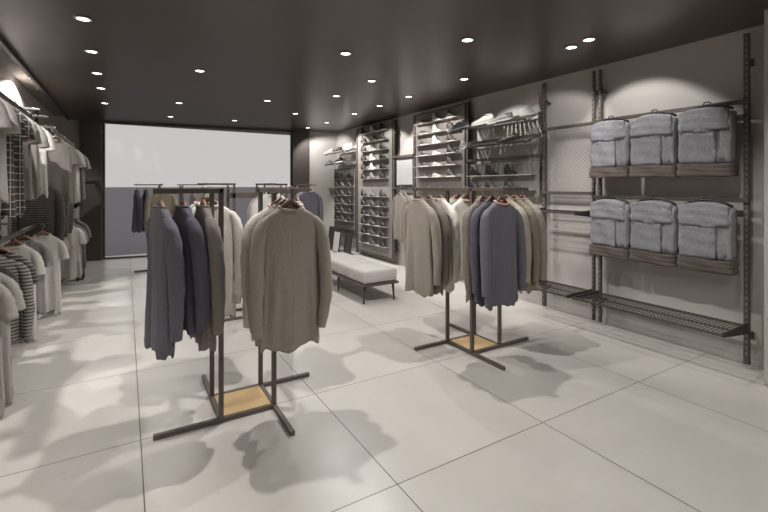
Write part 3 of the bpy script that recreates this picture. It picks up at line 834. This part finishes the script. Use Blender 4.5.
def slope_shoe(kind, mt, sm, label, y, th, zf, f, yaw, group, scale=1.15):
    x, z = on_slope(th, zf, f)
    t = shoe(kind, mt, sm, label, (x, y, z), 0, group, scale=scale)
    t.rotation_euler = (Matrix.Rotation(-th, 4, 'Y') @ Matrix.Rotation(yaw, 4, 'Z')).to_euler()
    return t
th = slope_shelf(3.88, 5.33, 2.53, 2.66, 'upper sloped shoe shelf above the small boot ledges')
G = 'shoes on the sloped shelves'
slope_shoe('sneaker', 'shoe_blue', 'sole_pale', 'blue-grey sneaker on the upper sloped shelf, window end', 5.05, th, 2.53, .3, PI / 2 + .6, G, 1.3)
slope_shoe('sneaker', 'shoe_white', 'sole_pale', 'white sneaker catching the lamp on the upper sloped shelf', 4.62, th, 2.53, .6, PI / 2 + .5, G, 1.3)
slope_shoe('flat', 'shoe_grey', 'sole_pale', 'long grey shoe on the upper sloped shelf beside the upright', 4.2, th, 2.53, .4, PI / 2 + .45, G, 1.35)
th = slope_shelf(3.88, 5.33, 2.235, 2.365, 'lower sloped shoe shelf above the small boot ledges')
slope_shoe('sneaker', 'shoe_grey', 'sole_pale', 'grey sneaker on the lower sloped shelf, window end', 5.18, th, 2.235, .35, PI + .7, G)
slope_shoe('flat', 'shoe_brown', 'sole_dark', 'brown shoe on the lower sloped shelf beside the upright', 4.12, th, 2.235, .5, PI / 2 + .4, G)
t = tag(put('shoe_box', MB().box(-.07, .07, -.12, .12, 0, .1, .003).mesh('shoe_box'), 'white_card'), 'white block imitating a light patch, upper sloped shelf beside the long grey shoe', 'box')  # pale block put here in place of a patch of light
t.location = (XP - .1, 4.0, 2.53 + .1); t.rotation_euler.y = -th
# ledges with small boots under the rail
t0 = thing('boot_ledge', 'slim board of two boot ledges under the sloped shelves', 'shoe display', (XP, 3.92, 1.5), 0, 'shoe display panels')
put('board', MB().box(-.01, 0, 0, 1.36, 0, .5, .002).mesh('board'), 'board', t0)
put('wall_fixing', MB().box(0, XR - XP - .003, .1, .13, .2, .23).box(0, XR - XP - .003, 1.23, 1.26, .2, .23).mesh('wall_fixing'), 'metal_dark', t0)
for r, z in enumerate((1.81, 1.6)):
    put('ledge', MB().box(-.125, -.01, .05, 1.33, z - 1.508, z - 1.5, .002).mesh('ledge'), 'ledge', t0)
    for c, y in enumerate((5.1, 4.74, 4.36)):
        shoe('boot', 'shoe_black', 'sole_dark', f'black ankle boot on the {["upper", "lower"][r]} small ledge, {["window end", "middle", "upright end"][c]}', (XS, y + .12, z), -PI / 2 + .06, 'boots on the small ledges', scale=.85)
# far corner shelves
th = slope_shelf(9.36, 10.5, 2.47, 2.58, 'upper sloped shelf in the far corner')
slope_shoe('sneaker', 'shoe_white', 'sole_pale', 'white sneaker on the upper shelf in the far corner', 10.2, th, 2.47, .4, PI / 2 + .5, 'shoes on the corner shelves')
slope_shoe('sneaker', 'shoe_brown', 'sole_pale', 'dark sneaker on the upper corner shelf beside the white box', 9.8, th, 2.47, .5, PI / 2 + .3, 'shoes on the corner shelves')
t = tag(put('shoe_box', MB().box(-.07, .07, -.11, .11, 0, .13, .003).mesh('shoe_box'), 'white_card'), 'white box on the upper shelf in the far corner', 'box')
t.location = (XP - .12, 9.52, 2.47 + .085); t.rotation_euler.y = -th
th = slope_shelf(9.36, 10.5, 2.2, 2.31, 'lower sloped shelf in the far corner')
slope_shoe('flat', 'shoe_grey', 'sole_pale', 'grey shoe on the lower shelf in the far corner', 10.3, th, 2.2, .35, PI / 2 + .8, 'shoes on the corner shelves')
slope_shoe('sneaker', 'shoe_black', 'sole_pale', 'black sneaker on the lower shelf in the far corner', 9.75, th, 2.2, .5, PI / 2 + .3, 'shoes on the corner shelves')
# mirror between panels
t = thing('wall_mirror', 'white framed panel between the two shoe panels', 'picture', (XP + .02, 6.93, 1.66))
put('frame', MB().box(-.02, .0, 0, .62, 0, .02, .002).box(-.02, 0, 0, .62, .55, .57, .002).box(-.02, 0, 0, .02, .02, .55).box(-.02, 0, .6, .62, .02, .55).mesh('frame'), 'metal', t)
put('panel', MB().box(-.012, -.004, .02, .6, .02, .55).mesh('panel'), 'white_card', t)
t = thing('display_arm', 'short face-out arm under the white panel carrying two tops', 'display arm', (XP - .02, 7.12, 1.62))
put('arm', MB().box(-.22, 0, -.01, .01, -.022, 0, .003).mesh('arm'), 'metal', t); put('stop', MB().box(-.225, -.215, -.014, .014, -.024, .018, .002).mesh('stop'), 'metal_dark', t)
for i, (dx, m_) in enumerate(((.06, 'taupe_dark'), (.16, 'taupe_dark'))):
    lb = ['dark taupe sweater under the white panel, close to the wall', 'dark taupe sweater under the white panel, at the arm tip'][i]
    garment('thin', i, m_, 'sweater', lb, 'sweater', (XP - .02 - dx, 7.12, 1.623), PI / 2, 'sweaters under the white panel')
    hanger('chrome', 'pale hanger of the ' + lb, (XP - .02 - dx, 7.12, 1.623), PI / 2, 'hangers under the white panel')

# leaning frames behind the bench
def lean(name, label, y, x, w_, h_, dpt, mat, ang, inner=None):
    t = thing(name, label, 'picture', (x, y, 0)); t.rotation_euler.y = ang
    put('frame', MB().box(-dpt, 0, 0, w_, 0, h_, .004).mesh('frame'), mat, t)
    if inner: put('card', MB().box(-dpt - .004, -dpt - .0005, .02, w_ - .02, .02, h_ - .02).mesh('card'), inner, t)
lean('leaning_board', 'dark board leaning on the wall behind the bench', 9.75, 4.55, .72, .60, .03, 'frame_dark', .14)
lean('leaning_picture', 'white picture leaning against the dark board', 9.62, 4.48, .36, .52, .02, 'frame_dark', .14, 'white_card')
lean('leaning_board', 'narrow dark board leaning beside the white picture', 9.2, 4.6, .36, .50, .03, 'frame_dark', .1)

# ------------------------------------------------------------------ bench
t = thing('bench', 'pale upholstered bench on tapered legs before the tall shoe panel', 'bench', (3.1, 6.15, 0))
put('frame', MB().box(-.29, .29, -.92, .92, .245, .275, .006).mesh('frame'), 'metal', t)
def cushion(y0, y1):
    m = MB(); m.box(-.275, .275, y0, y1, .277, .465, .035)
    return m.mesh('cushion', True)
for a, b in ((-.905, -.305), (-.3, .3), (.305, .905)): put('cushion', cushion(a, b), 'cushion', t)
for sx in (-1, 1):
    for y in (-.84, .0, .84):
        put('leg', MB().tube([(sx * .235, y, .246), (sx * .25, y * 1.01, 0)], [.02, .012], 10).mesh('leg', True), 'metal', t)
